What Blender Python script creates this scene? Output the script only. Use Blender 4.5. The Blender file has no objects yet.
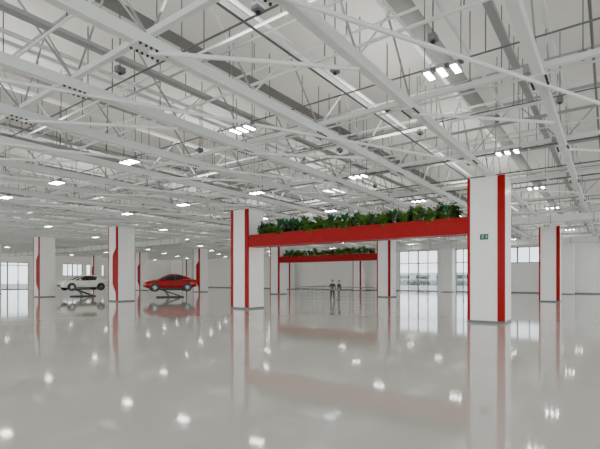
import bpy, bmesh, math, random
from mathutils import Vector, Matrix
random.seed(7)
C = bpy.context.scene.collection
PI = math.pi
# ---------------------------------------------------------------- materials
def mat(name, col, rough=0.5, metal=0.0, emit=None, es=0.0, noise=None, coat=0.0, bump=0.0, spec=None, ior=None):
    m = bpy.data.materials.new(name); m.use_nodes = True
    nt = m.node_tree; b = nt.nodes['Principled BSDF']
    b.inputs['Base Color'].default_value = (*col, 1); b.inputs['Roughness'].default_value = rough
    b.inputs['Metallic'].default_value = metal
    if spec is not None: b.inputs['Specular IOR Level'].default_value = spec
    if ior: b.inputs['IOR'].default_value = ior
    if coat: b.inputs['Coat Weight'].default_value = coat
    if emit: b.inputs['Emission Color'].default_value = (*emit, 1); b.inputs['Emission Strength'].default_value = es
    if noise or bump:
        tc = nt.nodes.new('ShaderNodeTexCoord'); n = nt.nodes.new('ShaderNodeTexNoise')
        n.inputs['Scale'].default_value = noise[0] if noise else 3
        n.inputs['Detail'].default_value = 5
        nt.links.new(tc.outputs['Object'], n.inputs['Vector'])
        if noise:
            r = nt.nodes.new('ShaderNodeValToRGB')
            d = noise[1]
            r.color_ramp.elements[0].position = .3; r.color_ramp.elements[1].position = .7
            r.color_ramp.elements[0].color = (*[c*(1-d) for c in col], 1)
            r.color_ramp.elements[1].color = (*[min(1, c*(1+d)) for c in col], 1)
            nt.links.new(n.outputs['Fac'], r.inputs['Fac']); nt.links.new(r.outputs['Color'], b.inputs['Base Color'])
        if bump:
            bp = nt.nodes.new('ShaderNodeBump'); bp.inputs['Strength'].default_value = bump
            nt.links.new(n.outputs['Fac'], bp.inputs['Height']); nt.links.new(bp.outputs['Normal'], b.inputs['Normal'])
    return m
M = {}
M['floor'] = mat('polished_floor', (.60,.58,.54), .06, noise=(.35,.06), ior=1.52)
M['roof'] = mat('roof_panel_white', (.66,.655,.625), .7, noise=(.6,.05))
M['roof_shade'] = mat('roof_shade_grey', (.20,.20,.195), .7, noise=(.6,.06))  # darker copy of the roof colour, shade in the recesses painted in
M['wall'] = mat('wall_white', (.90,.90,.88), .6, noise=(.8,.02))
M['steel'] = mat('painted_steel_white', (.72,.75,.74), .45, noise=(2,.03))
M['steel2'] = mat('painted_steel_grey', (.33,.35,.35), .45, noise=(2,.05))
M['galv'] = mat('galvanised_metal', (.14,.145,.15), .4, .2, noise=(8,.12))
M['bolt'] = mat('bolt_dark', (.04,.04,.05), .5, .4)
M['colw'] = mat('column_white', (.91,.91,.90), .35, noise=(1,.02))
M['red'] = mat('red_paint', (.34,.0001,.0012), .35, noise=(2,.04), spec=.16)
M['redbeam'] = mat('red_planter_metal', (.34,.0001,.0012), .35, noise=(3,.10), spec=.16)
M['led'] = mat('led_lens', (.9,.9,.9), .3, emit=(1,.97,.92), es=50)
M['panel_glow'] = mat('glow_panel_lens', (.8,.85,.9), .3, emit=(.80,.90,1.0), es=14)  # emission for the added roof panel mirrored in the floor
M['dark'] = mat('dark_plastic', (.03,.03,.035), .45, noise=(9,.1))
M['box'] = mat('grey_box', (.20,.21,.22), .5, noise=(6,.1))
M['soil'] = mat('soil', (.06,.04,.025), .95, noise=(20,.4))
M['leaf1'] = mat('leaf_dark', (.03,.12,.02), .5, noise=(6,.45), spec=.25)
M['leaf2'] = mat('leaf_mid', (.13,.30,.045), .5, noise=(6,.45), spec=.25)
M['leaf3'] = mat('leaf_bluegreen', (.06,.21,.09), .45, noise=(6,.45), spec=.25)
M['leaf4'] = mat('leaf_yellowgreen', (.19,.33,.06), .5, noise=(6,.45), spec=.25)
M['stem'] = mat('stem_brown', (.12,.08,.04), .8, noise=(12,.3))
M['carred'] = mat('car_paint_red', (.38,.0002,.002), .25, .0, coat=.5, noise=(3,.02), spec=.2)
M['carwhite'] = mat('car_paint_white', (.88,.88,.80), .25, .0, coat=1, noise=(3,.02))
M['carglass'] = mat('car_glass', (.02,.022,.025), .05, noise=(2,.1))
M['tyre'] = mat('tyre_rubber', (.02,.02,.02), .8, noise=(20,.2))
M['rim'] = mat('wheel_rim', (.45,.45,.47), .25, .9, noise=(9,.05))
M['lampred'] = mat('tail_lamp', (.5,.01,.01), .2, emit=(1,.05,.03), es=.5)
M['lampw'] = mat('head_lamp', (.8,.8,.8), .1, noise=(5,.05))
M['frame'] = mat('window_frame_grey', (.18,.19,.20), .4, .2, noise=(5,.05))
M['rail'] = mat('railing_steel', (.26,.27,.28), .35, .4, noise=(5,.05))
M['sgreen'] = mat('sign_green', (.0,.13,.055), .4, noise=(5,.05))
M['swhite'] = mat('sign_white', (.75,.78,.76), .5, noise=(5,.02))
M['skin'] = mat('skin', (.55,.34,.25), .6, noise=(8,.05))
M['hair'] = mat('hair', (.03,.02,.015), .7, noise=(20,.3))
M['cloth1'] = mat('navy_cloth', (.025,.03,.05), .85, noise=(20,.2))
M['cloth2'] = mat('black_cloth', (.03,.03,.032), .85, noise=(20,.2))
M['cloth3'] = mat('grey_cloth', (.14,.14,.15), .85, noise=(20,.2))
M['asph'] = mat('asphalt', (.25,.26,.27), .9, noise=(2,.15))
M['hedge'] = mat('hedge_leaves', (.14,.18,.13), .8, noise=(2,.5))
M['bldg'] = mat('far_building', (.50,.53,.57), .7, noise=(.5,.1))
def glassmat():
    m = bpy.data.materials.new('clear_glass'); m.use_nodes = True; nt = m.node_tree
    for n in list(nt.nodes): nt.nodes.remove(n)
    o = nt.nodes.new('ShaderNodeOutputMaterial'); mx = nt.nodes.new('ShaderNodeMixShader')
    t = nt.nodes.new('ShaderNodeBsdfTransparent'); g = nt.nodes.new('ShaderNodeBsdfGlossy')
    t.inputs['Color'].default_value = (.92,.95,.97,1); g.inputs['Roughness'].default_value = .05
    mx.inputs['Fac'].default_value = .08
    nt.links.new(t.outputs[0], mx.inputs[1]); nt.links.new(g.outputs[0], mx.inputs[2]); nt.links.new(mx.outputs[0], o.inputs[0])
    return m
M['glass'] = glassmat()
# ---------------------------------------------------------------- mesh helper
class MB:
    def __init__(s): s.v = []; s.f = []
    def add(s, vs, fs):
        k = len(s.v); s.v += [tuple(v) for v in vs]; s.f += [tuple(i+k for i in f) for f in fs]; return s
    def box(s, x0, x1, y0, y1, z0, z1):
        return s.add([(x0,y0,z0),(x1,y0,z0),(x1,y1,z0),(x0,y1,z0),(x0,y0,z1),(x1,y0,z1),(x1,y1,z1),(x0,y1,z1)],
            [(3,2,1,0),(4,5,6,7),(0,1,5,4),(1,2,6,5),(2,3,7,6),(3,0,4,7)])
    def cyl(s, p, q, r, n=8, r2=None):
        p = Vector(p); q = Vector(q); d = (q-p).normalized()
        u = d.orthogonal().normalized(); w = d.cross(u); r2 = r if r2 is None else r2
        vs = [p+(u*math.cos(2*PI*i/n)+w*math.sin(2*PI*i/n))*r for i in range(n)]
        vs += [q+(u*math.cos(2*PI*i/n)+w*math.sin(2*PI*i/n))*r2 for i in range(n)]
        fs = [(i,(i+1)%n,n+(i+1)%n,n+i) for i in range(n)]+[tuple(range(n-1,-1,-1)), tuple(range(n,2*n))]
        return s.add(vs, fs)
    def bar(s, p, q, w, h):
        p = Vector(p); q = Vector(q); d = (q-p).normalized()
        up = Vector((0,0,1)) if abs(d.z) < .95 else Vector((1,0,0))
        r = d.cross(up).normalized(); u = r.cross(d)
        vs = [c+r*(a*w/2)+u*(b*h/2) for c in (p,q) for a,b in ((-1,-1),(1,-1),(1,1),(-1,1))]
        return s.add(vs, [(0,1,2,3),(7,6,5,4),(0,4,5,1),(1,5,6,2),(2,6,7,3),(3,7,4,0)])
    def prism(s, pts, lo, hi, axis='x'):
        def P(a, t):
            return (t,a[0],a[1]) if axis=='x' else ((a[0],t,a[1]) if axis=='y' else (a[0],a[1],t))
        n = len(pts)
        vs = [P(a,lo) for a in pts]+[P(a,hi) for a in pts]
        return s.add(vs, [tuple(range(n)), tuple(range(2*n-1,n-1,-1))]+[(i,n+i,n+(i+1)%n,(i+1)%n) for i in range(n)])
    def build(s, name, m, parent=None, smooth=False, bevel=0, m2=None, split=None):
        me = bpy.data.meshes.new(name); me.from_pydata(s.v, [], s.f); me.update()
        me.materials.append(m)
        if m2:
            me.materials.append(m2)
            for i,p in enumerate(me.polygons):
                if (split(i) if callable(split) else i >= split): p.material_index = 1
        bm = bmesh.new(); bm.from_mesh(me); bmesh.ops.recalc_face_normals(bm, faces=bm.faces); bm.to_mesh(me); bm.free()
        if smooth:
            for p in me.polygons: p.use_smooth = True
        o = bpy.data.objects.new(name, me); C.objects.link(o)
        if parent: o.parent = parent
        if bevel:
            b = o.modifiers.new('bevel','BEVEL'); b.width = bevel; b.segments = 2; b.limit_method = 'ANGLE'
        return o
def tag(o, label, cat, group=None, kind=None):
    o['label'] = label; o['category'] = cat
    if group: o['group'] = group
    if kind: o['kind'] = kind
    return o
def empty(name, loc, rz, label, cat, group=None):
    o = bpy.data.objects.new(name, None); C.objects.link(o); o.location = loc; o.rotation_euler = (0,0,rz)
    o.empty_display_size = .2
    return tag(o, label, cat, group)
def struct(o): o['kind'] = 'structure'; return o
def copy_tree(o, parent=None):
    c = o.copy(); C.objects.link(c)
    if parent: c.parent = parent
    for ch in list(o.children): copy_tree(ch, c)
    return c
ORD = ['first','second','third','fourth','fifth','sixth','seventh','eighth','ninth','tenth','eleventh','twelfth','thirteenth','fourteenth','fifteenth','sixteenth','seventeenth','eighteenth','nineteenth','twentieth']
for tens in ('twenty','thirty','forty','fifty','sixty'):
    if tens != 'twenty': ORD.append(tens[:-1]+'ieth')
    for u in ('first','second','third','fourth','fifth','sixth','seventh','eighth','ninth'): ORD.append(tens+'-'+u)
WA = 64.5; WB = 86.0; HC = 1.9
SCL = .9           # final units to metres
def c2w(px, Z, z=0):
    X = (px-300)/423*Z
    return Vector((.591*X+.807*Z, -.807*X+.591*Z, z))
ZR = 8.80
# ---------------------------------------------------------------- shell
struct(MB().box(-18, WA+.3, -18, WB+.3, -.2, 0).build('floor', M['floor']))
prof = []
per = 2.94*2; b = 4.2-2.94*8-.25
while b < WB+.5:
    prof += [(b,ZR),(b+.5,ZR),(b+1.3,ZR+1.1),(b+per-1.6,ZR+.75)]
    b += per
rf = MB(); n = len(prof)
vs = [(x,p[0],p[1]) for x in (-18,WA+.3) for p in prof]
rf.add(vs, [(i,i+1,n+i+1,n+i) for i in range(n-1)])
ro = rf.build('ceiling', M['roof'], m2=M['roof_shade'], split=lambda i: i%4 in (0,1)); struct(ro)  # low strips and one slope get the painted shade tone
sm = ro.modifiers.new('solid','SOLIDIFY'); sm.thickness = .12; sm.offset = 1
def wall_holes(name, plane, lo, hi, holes, top=10.0, axis='x'):
    mb = MB(); holes = sorted(holes); t = lo
    def bx(y0,y1,z0,z1):
        if y1-y0 < .001 or z1-z0 < .001: return
        if axis == 'x': mb.box(plane, plane+.3, y0, y1, z0, z1)
        else: mb.box(y0, y1, plane, plane+.3, z0, z1)
    for (h0,h1,z0,z1) in holes:
        bx(t,h0,0,top); bx(h0,h1,0,z0); bx(h0,h1,z1,top); t = h1
    bx(t,hi,0,top)
    return struct(mb.build(name, M['wall']))
holesA = [(-12,-7,4.1,6.3),(7.3,13.2,4.1,6.3),(14.3,18.5,0,6.35),(21.2,27.4,0,6.35)]
wall_holes('wall_back', WA, -18, WB+.3, holesA)
holesB = [(26.5,33.2,0,4.9),(39.2,43.0,2.5,4.9),(43.8,47.6,2.5,4.9),(50,54,2.5,4.9)]
wall_holes('wall_left', WB, -18, WA, holesB, axis='y')
struct(MB().box(WA-.03, WA, -18, 14.3, 0, .15).box(WA-.03,WA,27.4,WB,0,.15).build('baseboard_back', M['frame']))
wi = [0]; di = [0]
def glazed(h, plane, axis, nm):
    y0,y1,z0,z1 = h
    door = z0 == 0
    if door: di[0] += 1; name = 'door_%d' % di[0]
    else: wi[0] += 1; name = 'window_%d' % wi[0]
    def B(mb, a0,a1,c0,c1,zz0,zz1):
        if axis == 'x': mb.box(plane+c0, plane+c1, a0, a1, zz0, zz1)
        else: mb.box(a0, a1, plane+c0, plane+c1, zz0, zz1)
    g = MB(); B(g, y0,y1,.14,.16,z0,z1)
    go = struct(g.build(name, M['glass']))
    f = MB(); w = .11
    B(f,y0,y1,.08,.22,z1-w,z1); B(f,y0,y1,.08,.22,z0,z0+w)
    for i in range(nm+1):
        c = y0+(y1-y0)*i/nm; ww = w*(1.6 if i%2==0 else 1); B(f, max(y0,c-ww/2), min(y1,c+ww/2), .08,.22,z0,z1)
    if door: B(f,y0,y1,.08,.22,4.3,4.42)
    f.build('window_frame' if not door else 'door_frame', M['frame'], go)
    if door:
        for i in range(1,nm,2):
            c = y0+(y1-y0)*i/nm
            for s in (-.14,.14):
                hd = MB(); B(hd, c+s-.02, c+s+.02, .0,.05, 1.0,1.6)
                hd.build('door_handle', M['galv'], go)
for h in holesA: glazed(h, WA, 'x', 4)
for h in holesB: glazed(h, WB, 'y', 4)
# ---------------------------------------------------------------- outside
struct(MB().box(WA+.3, 260, -120, 200, -.25, -.05).build('ground_outside', M['asph']))
struct(MB().box(-60, WA+.3, WB+.3, 200, -.25, -.05).build('ground_outside.001', M['asph']))
def hedge(x,y,L,W,H,label):
    mb = MB(); rr = random.Random(int(x*3+y))
    nn = int(L*W*H*9)
    for i in range(nn):
        p = Vector((x+rr.uniform(-W/2,W/2), y+rr.uniform(-L/2,L/2), rr.uniform(0,1)**.6*H*(.8+.25*math.sin(y+i*.01))))
        d = Vector((rr.uniform(-1,1),rr.uniform(-1,1),rr.uniform(-1,1))).normalized()*.35; e = d.orthogonal().normalized()*.3
        mb.add([p-d,p+e,p+d,p-e],[(0,1,2,3)])
    mb.box(x-W*.3,x+W*.3,y-L/2,y+L/2,-.05,H*.7)
    return tag(mb.build('hedge', M['hedge']), label, 'hedge')
hedge(125, 44, 34, 2.5, 1.6, 'low green hedge outside beyond the glass doors')
fb = MB().box(150,170,20,90,-.05,4.2).build('far_building', M['bldg']); tag(fb,'grey low building in the distance outside the glass doors','building')
for k in range(9): MB().box(149.9,150,23+k*7.3,28+k*7.3,2,3.3).build('window', M['carglass'], fb)
# ---------------------------------------------------------------- columns
SA, SB = 21.25, 14.7; A0, B0 = 19.45, 3.58; W = 1.5
def column(i, j, label, style):
    a = A0+SA*i; b = B0+SB*j
    if (i,j) == (1,0): b -= .25
    t = empty('column', (a,b,0), 0, label, 'column', 'white columns under the trusses')
    hh = 6.30
    MB().box(0,W,0,W,0,hh).build('shaft', M['colw'], t, bevel=.02)
    MB().box(-.012,W+.012,-.012,W+.012,0,.10).build('base_plinth', M['galv'], t)
    if style == 0:
        sx = .06
        rw = .27 if i == 0 else .24
        MB().prism([(-.025,-.025),(sx,-.025),(sx,0),(0,0),(0,rw),(-.025,rw)],.10,hh,'z').build('red_stripe', M['red'], t)
        MB().box(-.025,.0,W-(.22 if (i,j)==(0,1) else .12),W,.10,hh).build('red_stripe', M['red'], t)
    elif style == 1:
        pts = [(0,.10)]
        for k in range(41):
            z = .10+(hh-.10)*k/40
            u = min(1,max(0,(z-.6)/1.0)); v = min(1,max(0,(4.6-z)/.8))
            sm_ = lambda q: q*q*(3-2*q)
            pts.append((.34+.50*sm_(u)*sm_(v), z))
        pts.append((0,hh))
        MB().prism(pts,-.025,0,'x').build('red_panel', M['red'], t)
        MB().box(-.02,0,W-.07,W,.10,hh).build('red_edge', M['red'], t)
    return t
cl = {
 (0,0):'nearest tall white column with red stripes and green exit sign',
 (0,1):'white red-striped column holding the left end of the long front planter',
 (0,2):'white column with curved red panel between the white car and the red car',
 (0,3):'white column with curved red panel just left of the white car',
 (0,4):'white column cut by the left edge of the picture',
 (1,0):'white red-striped column standing right of the nearest column',
 (1,1):'white red-striped column holding the right end of the rear planter',
 (1,2):'white column holding the left end of the rear planter',
 (1,3):'far white column just right of the red car',
 (1,4):'distant white column seen just left of the red car',
 (1,5):'distant white column seen beyond the white car',
 (2,0):'plain white farthest column by the clerestory windows at the right',
 (2,1):'plain white column between the two glazed doors in the back wall',
 (2,2):'distant white column by the back wall seen behind the rear planter',
 (2,3):'distant slim red-edged column in line beyond the left end of the rear planter',
 (2,5):'most distant column near the back left corner of the hall'}
cols = {}
for (i,j),lb in cl.items(): cols[(i,j)] = column(i,j,lb, 2 if i==2 and j<2 else (0 if (i+j) <= 1 or i==2 or (i,j) in ((1,1),(1,2)) else 1))
s = empty('exit_sign', (A0-.001, B0+.80, 3.72), 0, 'green emergency exit sign with running figure on the nearest column', 'sign')
MB().box(-.04,0,-.165,.165,-.12,.12).build('panel', M['sgreen'], s)
MB().box(-.044,-.04,-.115,-.085,-.05,.05).build('doorway_mark', M['swhite'], s)
pm = MB()
pm.prism([(.045+.016*math.cos(t*PI/4), .065+.016*math.sin(t*PI/4)) for t in range(8)],-.045,-.04,'x')
for p,q in (((.07,.045),(.10,-.015)),((.10,-.015),(.06,-.05)),((.06,-.05),(.075,-.09)),((.10,-.015),(.13,-.05)),((.07,.04),(.035,.01)),((.075,.035),(.12,.045))):
    pm.bar((-.043,p[0]-.03,p[1]),(-.043,q[0]-.03,q[1]),.006,.011)
pm.build('running_figure', M['swhite'], s)
# ---------------------------------------------------------------- planters
PZ = 3.90; PH = .75
def planter(i, j, label):
    a = A0+SA*i; b0 = B0+SB*j+W; b1 = B0+SB*(j+1)
    L = b1-b0; D = .95
    t = empty('planter_beam', (a,b0,PZ), 0, label, 'planter')
    tr = MB().box(0,.06,0,L,0,PH).box(D-.06,D,0,L,0,PH).box(.06,D-.06,0,L,0,.08).box(.06,D-.06,0,.06,.08,PH).box(.06,D-.06,L-.06,L,.08,PH)
    tr.build('trough', M['redbeam'], t)
    MB().box(-.02,.0,0,L,PH-.07,PH).box(-.02,0,0,L,0,.06).build('rim_trim', M['red'], t)
    MB().box(.06,D-.06,.06,L-.06,.08,PH-.06).build('soil', M['soil'], t)
    return a, b0, L, D
P1 = planter(0,0,'long red planter beam spanning from the nearest column to the left, full of plants')
P2 = planter(1,1,'smaller-looking red planter beam farther back, below the long front planter')
def leafstrip(mb, base, dirv, L, w, droop, n=6, rr=random):
    side = Vector((-dirv.y, dirv.x, 0))
    side = side.normalized() if side.length > .01 else Vector((1,0,0))
    p = Vector(base); d = Vector(dirv).normalized(); pts = []
    for k in range(n+1):
        t = k/n; ww = w*math.sin(PI*min(1,(t*.85+.12)))*.5
        pts += [p-side*ww, p+side*ww]
        p = p+d*(L/n); d = (d+Vector((0,0,-droop/n))).normalized()
    mb.add(pts, [(2*k,2*k+1,2*k+3,2*k+2) for k in range(n)])
def plant_proto(kind, seed, big=False):
    rr = random.Random(seed)
    t = bpy.data.objects.new(['leafy_shrub','fern','spiky_plant','trailing_plant'][kind], None); C.objects.link(t)
    fo = MB(); st = MB()
    if kind == 0:
        for q in range(12):
            az = rr.uniform(0,2*PI); tip = Vector((math.cos(az)*rr.uniform(.05,.26), math.sin(az)*rr.uniform(.05,.26), rr.uniform(.35,.95)))
            st.cyl((0,0,0), tip, .012, 5, .005)
            for k in range(11 if big else 32):
                p = tip*rr.uniform(.15,1.02)+Vector([rr.gauss(0,.06) for _ in range(3)]); p.z = max(p.z,.03)
                a2 = rr.uniform(0,2*PI)
                leafstrip(fo, p, Vector((math.cos(a2),math.sin(a2),rr.uniform(0,.9))), rr.uniform(.12,.20)*(1.6 if big else 1), .17 if big else .09, .9, 3)
    elif kind == 1:
        for q in range(36):
            az = q*2.4+rr.uniform(-.3,.3); el = rr.uniform(.9,3.4)
            dv = Vector((math.cos(az),math.sin(az),el)).normalized(); L = rr.uniform(.55,.98)
            p = Vector((0,0,.03)); d = dv.copy()
            side = Vector((-dv.y,dv.x,0)).normalized()
            for k in range(12):
                pn = p+d*(L/12); st.cyl(p,pn,.005,4)
                ll = .16*math.sin(PI*(k+1.5)/14)
                for sg in (-1,1):
                    tp = pn+side*sg*ll+d*.03+Vector((0,0,-.02)); fo.add([p, pn+d*.02, tp],[(0,1,2)])
                p = pn; d = (d+Vector((0,0,-.16))).normalized()
    elif kind == 2:
        st.cyl((0,0,0),(0,0,.42),.035,7,.03)
        for q in range(44):
            az = q*2.4; el = rr.uniform(-.2,2.6)
            leafstrip(fo,(0,0,.40),Vector((math.cos(az),math.sin(az),el)).normalized(), rr.uniform(.40,.62), .09, .9, 5)
    else:
        for q in range(8):
            y = rr.uniform(-.4,.4); pts = [Vector((0,y*.5,.12)),Vector((-.25,y,.32)),Vector((-.42,y,.28)),Vector((-.55,y,.12)),Vector((-.56,y+.03,-.0-rr.uniform(.0,.14)))]
            for p,q2 in zip(pts,pts[1:]):
                st.cyl(p,q2,.006,4)
                for k in range(11):
                    c = p.lerp(q2, rr.random())+Vector([rr.gauss(0,.03) for _ in range(3)]); a2 = rr.uniform(0,2*PI)
                    leafstrip(fo,c,Vector((math.cos(a2)*.6-.4,math.sin(a2),rr.uniform(-.2,.9))), rr.uniform(.08,.15), .08, .8, 3)
    fo.build('foliage', [M['leaf1'],M['leaf2'],M['leaf3'],M['leaf2']][kind], t); st.build('stem', M['stem'], t)
    return t
protos = [plant_proto(0,1),plant_proto(1,2),plant_proto(2,3),plant_proto(3,4),plant_proto(0,9,True)]
for ch in protos[4].children:
    if ch.name.startswith('foliage'): ch.data.materials[0] = M['leaf4']
protos[4].name = 'broad_leaved_plant'
KN = ['dark leafy shrub','arching feathery fern','spiky sword-leaved plant','trailing plant over the red rim','broad-leaved light green plant']
KC = ['shrub','fern','plant','trailing plant','plant']
used = set()
def put_plants(P, count, where, grp, seed, smin, smax):
    a,b0,L,D = P; rr = random.Random(seed); last = -1
    for k in range(count):
        kd = rr.choice([0,1,2,4,0,1,2,0]) if k%11 != 6 else 3
        while kd == last and kd != 3: kd = rr.choice([0,1,2,4])
        last = kd
        y = b0+.6+(L-1.2)*k/(count-1)
        x = a+(.50 if kd==3 else rr.uniform(.40,.52))
        if kd in used: o = copy_tree(protos[kd])
        else: o = protos[kd]; used.add(kd)
        sc = rr.uniform(smin,smax) if kd != 3 else 1.0
        o.location = (x,y,PZ+PH-.06); o.scale = (sc*.85,sc*.9,sc*1.0); o.rotation_euler = (0,0,0 if kd==3 else rr.uniform(0,6.28))
        tag(o, '%s, %s from the right end of the %s' % (KN[kd],ORD[k],where), KC[kd], grp)
put_plants(P1, 60, 'front planter', 'plants in the front planter', 5, .72, 1.2)
put_plants(P2, 50, 'rear planter', 'plants in the rear planter', 8, .75, 1.2)
# ---------------------------------------------------------------- roof steel
ZC = 6.42; H = 1.8
DA = 2.94; AS = 4.85-DA*4; NA = 24
AE = AS+NA*DA
DB = 2.94; b_first = 4.2-DB*4
shared = {}
def getmesh(key, fn, m, m2=None, split=None):
    if key not in shared:
        o = fn().build(key, m, m2=m2, split=split); shared[key] = o.data; bpy.data.objects.remove(o)
    return shared[key]
def part(name, me, parent, loc=(0,0,0)):
    o = bpy.data.objects.new(name, me); C.objects.link(o); o.parent = parent; o.location = loc; return o
def f_bc(): return MB().box(AS,WA-.1,-.09,.09,-.12,.12)
def f_tc(): return MB().box(AS,WA-.1,-.055,.055,H-.055,H+.055)
def f_d1(): return MB().bar((.0,-.03,.12),(DA/2,-.03,H-.055),.04,.04)
def f_d2(): return MB().bar((DA/2,.03,H-.055),(DA,.03,.12),.04,.04)
def f_gus():
    mb = MB().box(-.36,.36,-.19,.19,-.145,-.12)
    for x in (-.29,-.17,-.06,.06,.17,.29):
        for y in (-.15,.15): mb.cyl((x,y,-.175),(x,y,-.145),.028,6)
    return mb
def f_far():
    mb = MB().box(AS,WA-.1,-.09,.09,-.12,.12).box(AS,WA-.1,-.055,.055,H-.055,H+.055)
    for k in range(NA):
        x = AS+k*DA
        if x+DA > WA-.2: break
        mb.bar((x,-.03,.12),(x+DA/2,-.03,H-.055),.04,.04).bar((x+DA/2,.03,H-.055),(x+DA,.03,.12),.04,.04)
        if k%2==0: mb.box(x-.34,x+.34,-.18,.18,-.145,-.12)
    return mb
for j in range(40):
    bb = b_first+DB*j
    if bb > WB-.5: break
    if j < 2: lab = 'roof truss running overhead out of frame to the right'; grp='roof trusses right of the frame'
    else:
        lab = 'white steel roof truss, %s line overhead counted from the right side' % ORD[j-2]; grp = 'white steel roof trusses'
    if -2.5 < bb < 26:
        t = empty('roof_truss', (0,bb,ZC), 0, lab, 'truss', grp)
        part('bottom_chord', getmesh('bottom_chord',f_bc,M['steel']), t)
        part('top_chord', getmesh('top_chord',f_tc,M['steel']), t)
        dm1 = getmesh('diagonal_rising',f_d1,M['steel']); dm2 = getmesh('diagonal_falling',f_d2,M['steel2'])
        gm = getmesh('gusset_plate',f_gus,M['steel'],M['bolt'],6)
        for q in range(NA):
            x = AS+q*DA
            if x+DA < .5 or x+DA > WA-.2: continue
            part('diagonal', dm1, t, (x,0,0)); part('diagonal', dm2, t, (x,0,0))
            near_col = any(abs(x-(A0+SA*ci+W/2)) < 1.2 and abs(bb-(B0+SB*cj+W/2)) < 1.2 for ci,cj in cols)
            if q%2==0 and not near_col: part('gusset_plate', gm, t, (x,0,0))
    else:
        o = bpy.data.objects.new('roof_truss', getmesh('far_truss',f_far,M['steel'])); C.objects.link(o)
        o.location = (0,bb,ZC); tag(o, lab, 'truss', grp)
BS = b_first; BE = WB-.3
def f_zig():
    mb = MB()
    for jj in range(37):
        yb = b_first+DB*jj
        if yb+DB > BE: break
        mb.bar((0,yb+.14,.05),(0,yb+DB/2,H-.24),.035,.035).bar((0,yb+DB/2,H-.24),(0,yb+DB-.14,.05),.035,.035)
    mb.box(-.04,.04,BS,BE,H-.28,H-.20)
    return mb
def f_col(): return MB().box(-.11,.11,-.07,.07,-.085,.085)
q = 0; x = 4.85-2*DA
while x < WA-1:
    t = empty('cross_beam', (x,0,ZC+.185), 0, 'white steel cross beam lying on the trusses, %s counted away from the camera' % ORD[q], 'beam', 'steel cross beams')
    MB().box(-.06,.06,BS,BE,-.06,.06).build('tube', M['steel'], t)
    if q%2 == 1: part('lattice', getmesh('lattice', f_zig, M['steel2']), t)
    if q < 5:
        for jj in range(3,12): part('splice_collar', getmesh('splice_collar',f_col,M['steel2']), t, (0,b_first+DB*jj+.25,0))
    q += 1; x += 2*DA
q = 0
for ii in range(8):
    for jj in range(3,14):
        if (ii+jj)%2 and ii > 2: continue
        xa = 4.85-2*DA+ii*2*DA; yb = b_first+DB*jj
        if (ii+jj)%2: p,qq = (xa,yb,ZC-.165),(xa+2*DA,yb-DB,ZC-.165)
        else: p,qq = (xa,yb,ZC-.165),(xa+DA,yb-DB,ZC-.165)
        bad = False
        for s_ in range(11):
            v = Vector(p).lerp(Vector(qq), s_/10)
            for (ci,cj) in cols:
                ca = A0+SA*ci; cb = B0+SB*cj
                if ca-.2 < v.x < ca+W+.2 and cb-.2 < v.y < cb+W+.2: bad = True
        if bad: continue
        t = MB().cyl(p,qq,.045,8).build('brace_tube', M['steel'])
        tag(t, 'diagonal bracing tube, %s bay from the camera, %s gap from the right' % (ORD[ii],ORD[jj-3]), 'brace', 'diagonal bracing tubes')
q = 0
dz = 1.08
xs = [(3.9,5.8,.03,'steel'),(5.9,5.75,.022,'galv'),(6.6,6.1,.03,'steel'),(7.3,6.4,.03,'steel2'),(8.2,5.9,.04,'steel'),(9.2,6.9,.035,'steel'),(9.9,5.8,.022,'galv'),(11.6,5.72,.03,'steel'),(12.6,6.5,.03,'steel2'),(13.3,5.75,.02,'galv'),(14.0,5.95,.06,'steel'),(14.8,5.8,.05,'steel2'),(15.4,6.8,.04,'steel'),(16.0,5.8,.03,'steel'),(17.9,5.75,.03,'galv'),(18.9,6.5,.04,'steel'),(20.2,6.3,.05,'steel2'),(21.8,5.8,.03,'galv'),(23.2,6.0,.05,'steel'),(24.2,6.0,.07,'steel'),(25.8,5.8,.05,'steel2'),(27.4,6.4,.04,'galv'),(31,5.9,.08,'steel2'),(34.9,5.8,.06,'steel'),(36.5,5.8,.06,'steel'),(39.0,5.8,.1,'steel'),(45,5.8,.06,'steel'),(48.2,5.8,.1,'steel2'),(55,5.8,.12,'steel')]
for x,z,r,m in xs:
    z += dz
    t = empty('conduit', (x,0,z), 0, 'long service pipe crossing under the roof, %s counted away from the camera' % ORD[q], 'pipe', 'service pipes under the roof')
    MB().cyl((0,-6,0),(0,WB-1,0),r,8).build('pipe', M[m], t, smooth=False)
    hm = MB().box(-.011,.011,-.011,.011,r,ZR-z).build('hanger_rod', M['galv'], t); hm.location = (0,-4,0)
    for k in range(1,14): part('hanger_rod', hm.data, t, (0,-4+k*3.1,0))
    q += 1
q = 0
for y,z,r,m in ((.3,5.9,.03,'galv'),(2.75,6.3,.045,'steel'),(5.6,5.7,.025,'galv'),(6.3,6.6,.05,'steel'),(8.6,6.1,.03,'galv'),(11.2,6.5,.06,'steel'),(13.9,5.75,.03,'galv'),(17.3,6.2,.05,'steel2'),(22.9,5.8,.05,'steel'),(25.8,6.2,.06,'steel2'),(32,5.8,.07,'steel')):
    t = MB().cyl((-4,y,z+dz),(WA-1,y,z+dz),r,8).build('service_pipe', M[m])
    tag(t,'thin straight pipe running alongside the trusses, %s from the right' % ORD[q],'pipe','pipes running with the trusses'); q += 1
q = 0
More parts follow.
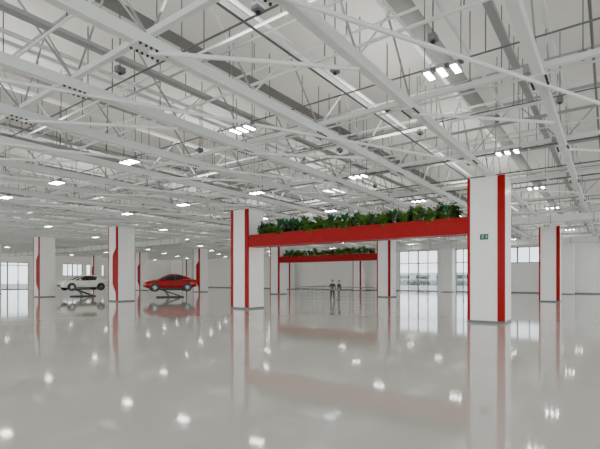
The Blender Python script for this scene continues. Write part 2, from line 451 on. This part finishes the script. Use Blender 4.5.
for y,z,w in ((2.0,6.4,.18),(9.2,5.9,.22),(16.9,5.8,.3),(28.6,5.8,.35),(38,5.8,.35)):
    t = empty('cable_tray', (0,y,z+dz), 0, 'galvanised cable tray running along the trusses, %s from the right' % ORD[q], 'cable tray', 'cable trays')
    MB().prism([(-w/2,0),(w/2,0),(w/2,.09),(w/2-.015,.09),(w/2-.015,.012),(-w/2+.015,.012),(-w/2+.015,.09),(-w/2,.09)],-4,WA-1,'x').build('channel', M['steel2'], t)
    for c in (-.25,.0,.25): MB().cyl((-4,c*w,.035),(WA-1,c*w,.035),.02,6).build('cable', M['dark'], t)
    q += 1
def duct(name, x0,x1,y0,y1,z0,z1,label):
    z0 -= .2; z1 -= .2
    t = empty(name,(x0,y0,z0),0,label,'duct')
    MB().box(0,x1-x0,0,y1-y0,0,z1-z0).build('body', M['steel'], t)
    y = .8; w = x1-x0; h = z1-z0
    while y < y1-y0:
        MB().box(-.03,w+.03,y,y+.05,-.03,h+.03).build('flange', M['steel2'], t); y += 2.4
    y = 1.5
    while y < y1-y0:
        for xx in (-.045,w+.03): MB().box(xx,xx+.015,y,y+.015,0,ZR-z0).build('hanger_rod', M['galv'], t)
        y += 5
duct('air_duct',33.0,33.9,-12,15,5.95,6.4,'white rectangular air duct crossing low at the right behind the nearest column')
duct('air_duct',51.0,52.0,-12,30,5.8,6.4,'second, farther white air duct near the clerestory windows')
duct('air_duct',28.0,28.8,36,80,5.8,6.3,'white air duct crossing above the cars toward the left')
p = c2w(334,33); sk = empty('glow_panel',(p.x,p.y,ZR-.02),0,'bluish glowing roof panel added for its reflection on the hall floor','glow_panel')  # added glowing panel without an opening, makes a bluish spot on the floor
MB().box(-.9,.9,-.55,.55,-.02,0).build('diffuser', M['panel_glow'], sk)
MB().box(-1.0,1.0,-.65,-.55,-.08,.1).box(-1.0,1.0,.55,.65,-.08,.1).box(-1.0,-.9,-.55,.55,-.08,.1).box(.9,1.0,-.55,.55,-.08,.1).build('curb', M['steel'], sk)
# ---------------------------------------------------------------- lamps
def lamp_proto():
    t = bpy.data.objects.new('ceiling_lamp', None); C.objects.link(t)
    for k in (-1,0,1):
        h = MB().box(-.21,.21,k*.27-.075,k*.27+.075,.0,.08).build('lamp_housing', M['steel2'], t)
        MB().box(-.19,.19,k*.27-.055,k*.27+.055,-.012,.0).build('led_lens', M['led'], h)
    MB().box(-.05,.05,-.42,.42,.08,.12).build('mounting_bar', M['galv'], t)
    MB().box(-.008,.008,-.38,-.364,.12,2.6).build('suspension_rod', M['galv'], t)
    MB().box(-.008,.008,.364,.38,.12,2.6).build('suspension_rod', M['galv'], t)
    return t
def lamp_far():
    mb = MB()
    for k in (-1,0,1): mb.box(-.21,.21,k*.27-.075,k*.27+.075,.0,.08)
    o = mb.box(-.05,.05,-.42,.42,.08,.12).box(-.008,.008,-.38,-.364,.12,2.6).build('ceiling_lamp', M['steel2'])
    o.data.materials.append(M['led'])
    bm = bmesh.new(); bm.from_mesh(o.data)
    for k in (-1,0,1):
        vs = [bm.verts.new(v) for v in ((-.19,k*.27-.055,-.005),(-.19,k*.27+.055,-.005),(.19,k*.27+.055,-.005),(.19,k*.27-.055,-.005))]
        f = bm.faces.new(vs); f.material_index = 1
    bm.to_mesh(o.data); bm.free()
    return o
lp = lamp_proto(); lf = lamp_far(); u1 = u2 = False
LH = 4.25
for i in range(9):
    for j in range(-1,15):
        x = 8.75+6.88*i; y = 2.78+5.66*j
        X = .591*x-.807*y; Z = .807*x+.591*y
        if Z < 2 or abs(X/Z) > .95 or x > WA-2 or y > WB-2: continue
        if any(A0+SA*ci-.6 < x < A0+SA*ci+W+.6 and B0+SB*cj-.6 < y < B0+SB*cj+W+.6 for ci,cj in cols): continue
        near = Z < 33
        if Z > 29 and (i+j)%2 == 0: continue
        if near:
            o = copy_tree(lp) if u1 else lp; u1 = True
        else:
            o = lf.copy() if u2 else lf
            if u2: C.objects.link(o)
            u2 = True
        o.location = (x,y,HC+LH)
        tag(o, 'three-bar ceiling lamp, %s from the right in the %s row from the camera' % (ORD[j+1],ORD[i]), 'ceiling lamp', 'three-bar ceiling lamps')
ul = bpy.data.lights.new('roof_fill_light','AREA'); ul.shape = 'RECTANGLE'; ul.size = 5*SCL; ul.size_y = 2.5*SCL; ul.energy = 160*SCL*SCL; ul.color = (1,.97,.905)  # unseen fill lights without fixtures, added to brighten the roof
for i in range(-1,8):
    for j in range(-1,9):
        x = 4.5+8.5*i; y = 5.66+9.8*j
        X = .591*x-.807*y; Z = .807*x+.591*y
        if Z < -6: continue
        o = bpy.data.objects.new('roof_fill_light', ul); C.objects.link(o); o.location = (x,y,6.9); o.rotation_euler = (PI,0,0)
def box_proto():
    t = bpy.data.objects.new('junction_box', None); C.objects.link(t)
    MB().box(-.11,.11,-.08,.08,-.07,.07).build('housing', M['box'], t, bevel=.015)
    MB().cyl((0,0,-.11),(0,0,-.07),.045,12).build('sensor_dome', M['dark'], t)
    MB().box(-.012,.012,-.012,.012,.07,1.9).build('hanger_rod', M['galv'], t)
    return t
bp_ = box_proto(); first = True
pos = ((258,8),(433,38),(335,70),(387,108),(470,85),(583,55),(420,132),(120,70),(497,118),(60,150),(200,150),(560,100),(340,150),(305,172),(448,158),(375,186))
srt = sorted(p[0] for p in pos)
for (px,py) in pos:
    h = 6.90-HC; Z = h*423/(279-py); p = c2w(px,Z,6.90)
    o = bp_ if first else copy_tree(bp_); first = False
    o.location = p
    tag(o, 'small grey box with dark dome hung on a rod, %s such box from the left' % ORD[srt.index(px)], 'junction box', 'grey boxes hung under the roof')
# ---------------------------------------------------------------- cars
CS = 1.15
def car(name, paint, loc, rz, label, grp=None, sc=CS):
    t = empty(name, loc, rz, label, 'car', grp); t.scale = (sc,sc,sc)
    S = [(-2.28,.50,.96,.68),(-2.20,.36,1.05,.84),(-1.9,.26,1.09,.93),(-1.35,.22,1.07,.97),(-.7,.20,1.01,.93),(0,.20,.98,.92),(.7,.20,.99,.93),(1.35,.22,1.02,.97),(1.8,.24,.97,.93),(2.10,.28,.87,.86),(2.24,.36,.72,.70)]
    mb = MB(); vs = []; n = 10
    for (x,zl,zb,w) in S:
        m = (zl+zb)/2
        half = [(0,zl),(w*.82,zl),(w*.97,zl+.1),(w,m),(w*.97,zb-.07),(w*.82,zb),(0,zb+.035)]
        ring = half+[(-y,z) for (y,z) in half[-2:0:-1]]
        n = len(ring); vs += [(x,y,z) for y,z in ring]
    fs = []
    for k in range(len(S)-1):
        for i in range(n): fs.append((k*n+i,k*n+(i+1)%n,(k+1)*n+(i+1)%n,(k+1)*n+i))
    fs += [tuple(range(n)), tuple(range(len(vs)-1,len(vs)-n-1,-1))]
    mb.add(vs,fs); body = mb.build('body', paint, t, smooth=True)
    ss = body.modifiers.new('s','SUBSURF'); ss.levels = 2; ss.render_levels = 2
    G = [(-1.90,1.03,.64,1.03),(-1.40,.98,.72,1.30),(-.75,.96,.76,1.49),(.0,.96,.76,1.50),(.6,.96,.74,1.31),(1.15,.94,.67,1.00)]
    gv = []; gf = []
    for (x,zb,w,zt) in G:
        gv += [(x,w,zb-.03),(x,w*.84,max(zb,zt-.06)),(x,w*.55,zt),(x,-w*.55,zt),(x,-w*.84,max(zb,zt-.06)),(x,-w,zb-.03)]
    for k in range(len(G)-1):
        for i in range(5): gf.append((k*6+i,k*6+i+1,(k+1)*6+i+1,(k+1)*6+i))
    MB().add(gv,gf).build('window_glass', M['carglass'], t, smooth=True)
    rv = []; rfc = []
    R = [(-1.91,.62,1.06),(-1.40,.70,1.32),(-.75,.74,1.515),(.0,.74,1.525),(.30,.69,1.43)]
    for (x,w,zt) in R: rv += [(x,w*.87,zt-.085),(x,w*.55,zt),(x,-w*.55,zt),(x,-w*.87,zt-.085)]
    for k in range(len(R)-1):
        for i in range(3): rfc.append((k*4+i,k*4+i+1,(k+1)*4+i+1,(k+1)*4+i))
    ro_ = MB().add(rv,rfc).build('roof', paint, t, smooth=True)
    so = ro_.modifiers.new('s','SOLIDIFY'); so.thickness = .03
    for sy in (-1,1):
        MB().add([(-1.93,sy*.66,1.0),(-.95,sy*.78,.96),(-1.15,sy*.64,1.32),(-1.87,sy*.54,1.07)],[(0,1,2,3)]).build('rear_pillar', paint, t)
        MB().bar((.30,sy*.61,1.36),(1.1,sy*.62,1.01),.04,.05).build('windscreen_pillar', paint, t)
        MB().bar((-.35,sy*.79,.96),(-.35,sy*.65,1.45),.05,.03).build('door_pillar', M['dark'], t)
        MB().bar((-.95,sy*.925,.26),(.95,sy*.925,.26),.03,.09).build('side_skirt', M['dark'], t)
    for sx in (-1.38,1.38):
        for sy in (-1,1):
            y0 = sy*.72; y1 = sy*.975
            MB().cyl((sx,sy*.9,.35),(sx,sy*.965,.35),.40,28).build('wheel_arch', M['dark'], t)
            w_ = MB().cyl((sx,y0,.33),(sx,y1,.33),.34,28).build('tyre', M['tyre'], t, bevel=.02)
            rm = MB().cyl((sx,y1,.33),(sx,sy*.985,.33),.245,24)
            rm.build('rim', M['dark'], w_)
            sp = MB().cyl((sx,sy*.985,.33),(sx,sy*.995,.33),.05,12)
            for k in range(10):
                a_ = 2*PI*k/10; sp.bar((sx,sy*.988,.33),(sx+.24*math.cos(a_),sy*.988,.33+.24*math.sin(a_)),.04,.02)
            sp.build('spokes', M['rim'], w_)
    for sy in (-1,1):
        MB().bar((2.0,sy*.62,.89),(1.80,sy*.80,.95),.16,.08).build('headlight', M['lampw'], t)
        MB().cyl((-2.22,sy*.55,.90),(-2.295,sy*.55,.90),.08,14).build('tail_light', M['lampred'], t)
        MB().bar((.62,sy*.80,1.04),(.62,sy*1.02,1.08),.12,.10).build('mirror', paint, t)
        MB().bar((-.3,sy*.935,.80),(-.08,sy*.935,.80),.015,.03).build('door_handle', M['dark'], t)
    MB().box(2.10,2.28,-.42,.42,.40,.56).build('grille', M['dark'], t)
    MB().box(-2.31,-2.16,-.5,.5,.40,.55).build('rear_bumper_vent', M['dark'], t)
    return t
def stand(loc, rz, label, sc):
    t = empty('car_lift', loc, rz, label, 'car lift'); t.scale = (sc,sc,CS)
    MB().box(-1.15,1.15,-.55,.55,0,.10).build('base_plate', M['dark'], t)
    MB().bar((-.85,-.35,.12),(.6,-.35,.62),.09,.09).build('lift_arm', M['dark'], t)
    MB().bar((-.85,.35,.12),(.6,.35,.62),.09,.09).build('lift_arm', M['dark'], t)
    MB().cyl((.1,0,.10),(.45,0,.64),.09,10).build('hydraulic_ram', M['box'], t)
    MB().box(-1.0,1.0,-.5,.5,.64,.76).build('top_deck', M['dark'], t)
ang_right = math.atan2(-.807,.591)
LZ = .74*.9
p = c2w(170,44.0); rz = ang_right+PI+math.radians(24)
car('sports_car', M['carred'], (p.x,p.y,LZ), rz, 'red sports car raised on a low lift between two columns', grp='display cars')
stand((p.x,p.y,0), rz, 'low black lift under the red sports car', CS)
p = c2w(83,46); rz = ang_right+PI+math.radians(48)
car('sports_car', M['carwhite'], (p.x,p.y,LZ+.03), rz, 'cream white sports car raised on a low lift at the left', grp='display cars', sc=1.08)
stand((p.x,p.y,0), rz, 'low black lift under the white sports car', 1.0)
# ---------------------------------------------------------------- railing
def railing(p0, p1, label):
    p0 = Vector(p0); p1 = Vector(p1); L = (p1-p0).length; rz = math.atan2(p1.y-p0.y,p1.x-p0.x)
    t = empty('railing', p0, rz, label, 'railing', 'steel guard railings')
    MB().cyl((0,0,1.22),(L,0,1.22),.035,8).build('handrail', M['rail'], t)
    n = max(1,round(L/1.2))
    for k in range(n+1): MB().box(L*k/n-.025,L*k/n+.025,-.025,.025,0,1.19).build('post', M['rail'], t)
    for z in (.18,.42,.67,.92): MB().cyl((0,0,z),(L,0,z),.013,6).build('rail_bar', M['rail'], t)
railing((30.8,15.2,0),(30.8,18.6,0),'steel guard railing right of the two standing people')
railing((30.8,18.85,0),(30.8,22.4,0),'steel guard railing in front of the two standing people')
railing((30.9,22.5,0),(35.8,22.5,0),'steel guard railing running back at the left of the people')
# ---------------------------------------------------------------- people
def skinmesh(name, verts, edges, radii, m, parent, root=0, lv=2):
    me = bpy.data.meshes.new(name); me.from_pydata(verts, edges, []); me.update(); me.materials.append(m)
    o = bpy.data.objects.new(name, me); C.objects.link(o); o.parent = parent
    sk = o.modifiers.new('skin','SKIN')
    sk.use_smooth_shade = True
    for i,r in enumerate(radii):
        rr_ = r if isinstance(r,tuple) else (r,r)
        me.skin_vertices[0].data[i].radius = rr_
    me.skin_vertices[0].data[root].use_root = True
    sb = o.modifiers.new('sub','SUBSURF'); sb.levels = lv; sb.render_levels = lv
    return o
def person(loc, rz, label, coat, trous, hgt=1.0, armpose=0):
    t = empty('person', loc, rz, label, 'person'); t.scale = (hgt,)*3
    V=[];E=[];R=[]
    def add(p,r,par=None):
        V.append(p);R.append(r)
        if par is not None: E.append((par,len(V)-1))
        return len(V)-1
    pel = add((0,0,.95),.12); wa = add((0,0,1.1),.11,pel); ch = add((0,0,1.3),.13,wa); nk0 = add((0,0,1.44),.07,ch)
    nk = add((.01,0,1.52),.055,nk0); h1 = add((.015,0,1.58),.075,nk); h2 = add((.01,0,1.66),.092,h1); h3 = add((0,0,1.735),.065,h2)
    JV=[(0,0,.93),(0,0,1.1),(0,0,1.3),(0,0,1.43)];JE=[(0,1),(1,2),(2,3)];JR=[.135,.125,.145,.09]
    TV=[(0,0,.98)];TE=[];TR=[.13]
    for s in (-1,1):
        hip = add((0,s*.09,.88),.09,pel); kn = add((.02+.06*s,s*.12,.49),.06,hip); an = add((.04*s,s*.15,.09),.04,kn); ft = add((.15+.04*s,s*.16,.045),.04,an)
        TV+= [(0,s*.09,.86),(.02+.06*s,s*.12,.49),(.04*s,s*.15,.10)]; k=len(TV)-3
        TE+= [(0,k),(k,k+1),(k+1,k+2)]; TR += [.105,.075,.06]
        sh = add((0,s*.18,1.39),.055,ch)
        if armpose and s==1: el=(.08,s*.27,1.13); wr=(.28,s*.16,1.16)
        else: el=(-.03,s*.26,1.11); wr=(.05,s*.29,.87)
        e = add(el,.04,sh); w = add(wr,.028,e)
        d = (Vector(wr)-Vector(el)).normalized(); pc = Vector(wr)+d*.07
        pm2 = add(tuple(pc),(.035,.022),w)
        side = d.orthogonal().normalized() if abs(d.z)<.8 else Vector((1,0,0))
        for q_,(o_,L_) in enumerate(((-.027,.065),(-.009,.08),(.009,.075),(.027,.058))):
            a_ = add(tuple(pc+side*o_+d*.04),.009,pm2); add(tuple(pc+side*o_*1.1+d*(.04+L_)),.007,a_)
        th = add(tuple(pc+side*.045-d*.01),.011,pm2); add(tuple(pc+side*.065+d*.03),.009,th)
        k = len(JV); JV += [(0,s*.18,1.385),el,tuple(Vector(wr)-d*.01)]; JE += [(2,k),(k,k+1),(k+1,k+2)]; JR += [.07,.053,.04]
        sm_ = MB().box(-.09+.04*s,.20+.04*s,s*.155-.05,s*.155+.05,0,.085)
        sm_.build('shoe', M['dark'], t, bevel=.03)
    skinmesh('body',V,E,R,M['skin'],t)
    skinmesh('jacket',JV,JE,JR,coat,t)
    skinmesh('trousers',TV,TE,TR,trous,t)
    me = bpy.data.meshes.new('hair'); bm = bmesh.new(); bmesh.ops.create_uvsphere(bm,u_segments=16,v_segments=10,radius=.105)
    for v in list(bm.verts):
        if v.co.z < -.03 or (v.co.x > .06 and v.co.z < .045): bm.verts.remove(v)
    for v in bm.verts: v.co = Vector((v.co.x*1.02-.012, v.co.y*.92, v.co.z*1.1+1.695))
    bm.to_mesh(me); bm.free(); me.materials.append(M['hair']); o = bpy.data.objects.new('hair',me); C.objects.link(o); o.parent = t
    MB().cyl((.10,0,1.665),(.125,0,1.645),.012,6,.018).build('nose', M['skin'], t)
    for s in (-1,1):
        MB().box(.092,.102,s*.035-.011,s*.035+.011,1.675,1.688).build('eye', M['dark'], t)
        MB().cyl((.0,s*.088,1.66),(.0,s*.103,1.665),.025,8).build('ear', M['skin'], t)
    MB().box(.085,.10,-.022,.022,1.612,1.62).build('mouth', M['lampred'], t)
    return t
p = c2w(332.5,37.8); q_ = c2w(339,38.8)
f = math.atan2(q_.y-p.y,q_.x-p.x)
person((p.x,p.y,0), f+.4, 'standing person in dark navy jacket behind the railing, left of the pair', M['cloth1'], M['cloth2'], 1.03, 1)
person((q_.x,q_.y,0), f+PI-.5, 'standing person in dark grey clothes behind the railing, right of the pair', M['cloth2'], M['cloth3'], 1.0, 0)
# ---------------------------------------------------------------- world, camera
w = bpy.data.worlds.new('World'); bpy.context.scene.world = w; w.use_nodes = True
bg = w.node_tree.nodes['Background']; bg.inputs[0].default_value = (.95,.98,1,1); bg.inputs[1].default_value = 3.2
for o in list(C.objects):
    if o.parent is None:
        o.location = o.location*SCL
        if o.type != 'LIGHT': o.scale = Vector(o.scale)*SCL
cam = bpy.data.cameras.new('Camera'); co = bpy.data.objects.new('Camera', cam); C.objects.link(co)
cam.sensor_width = 36; cam.lens = 423/600*36; cam.shift_y = (279-224.5)/600; cam.clip_end = 500; cam.clip_start = .05
co.location = (0,0,HC*SCL); co.rotation_euler = (PI/2,0,math.atan2(.591,.807)-PI/2)
bpy.context.scene.camera = co
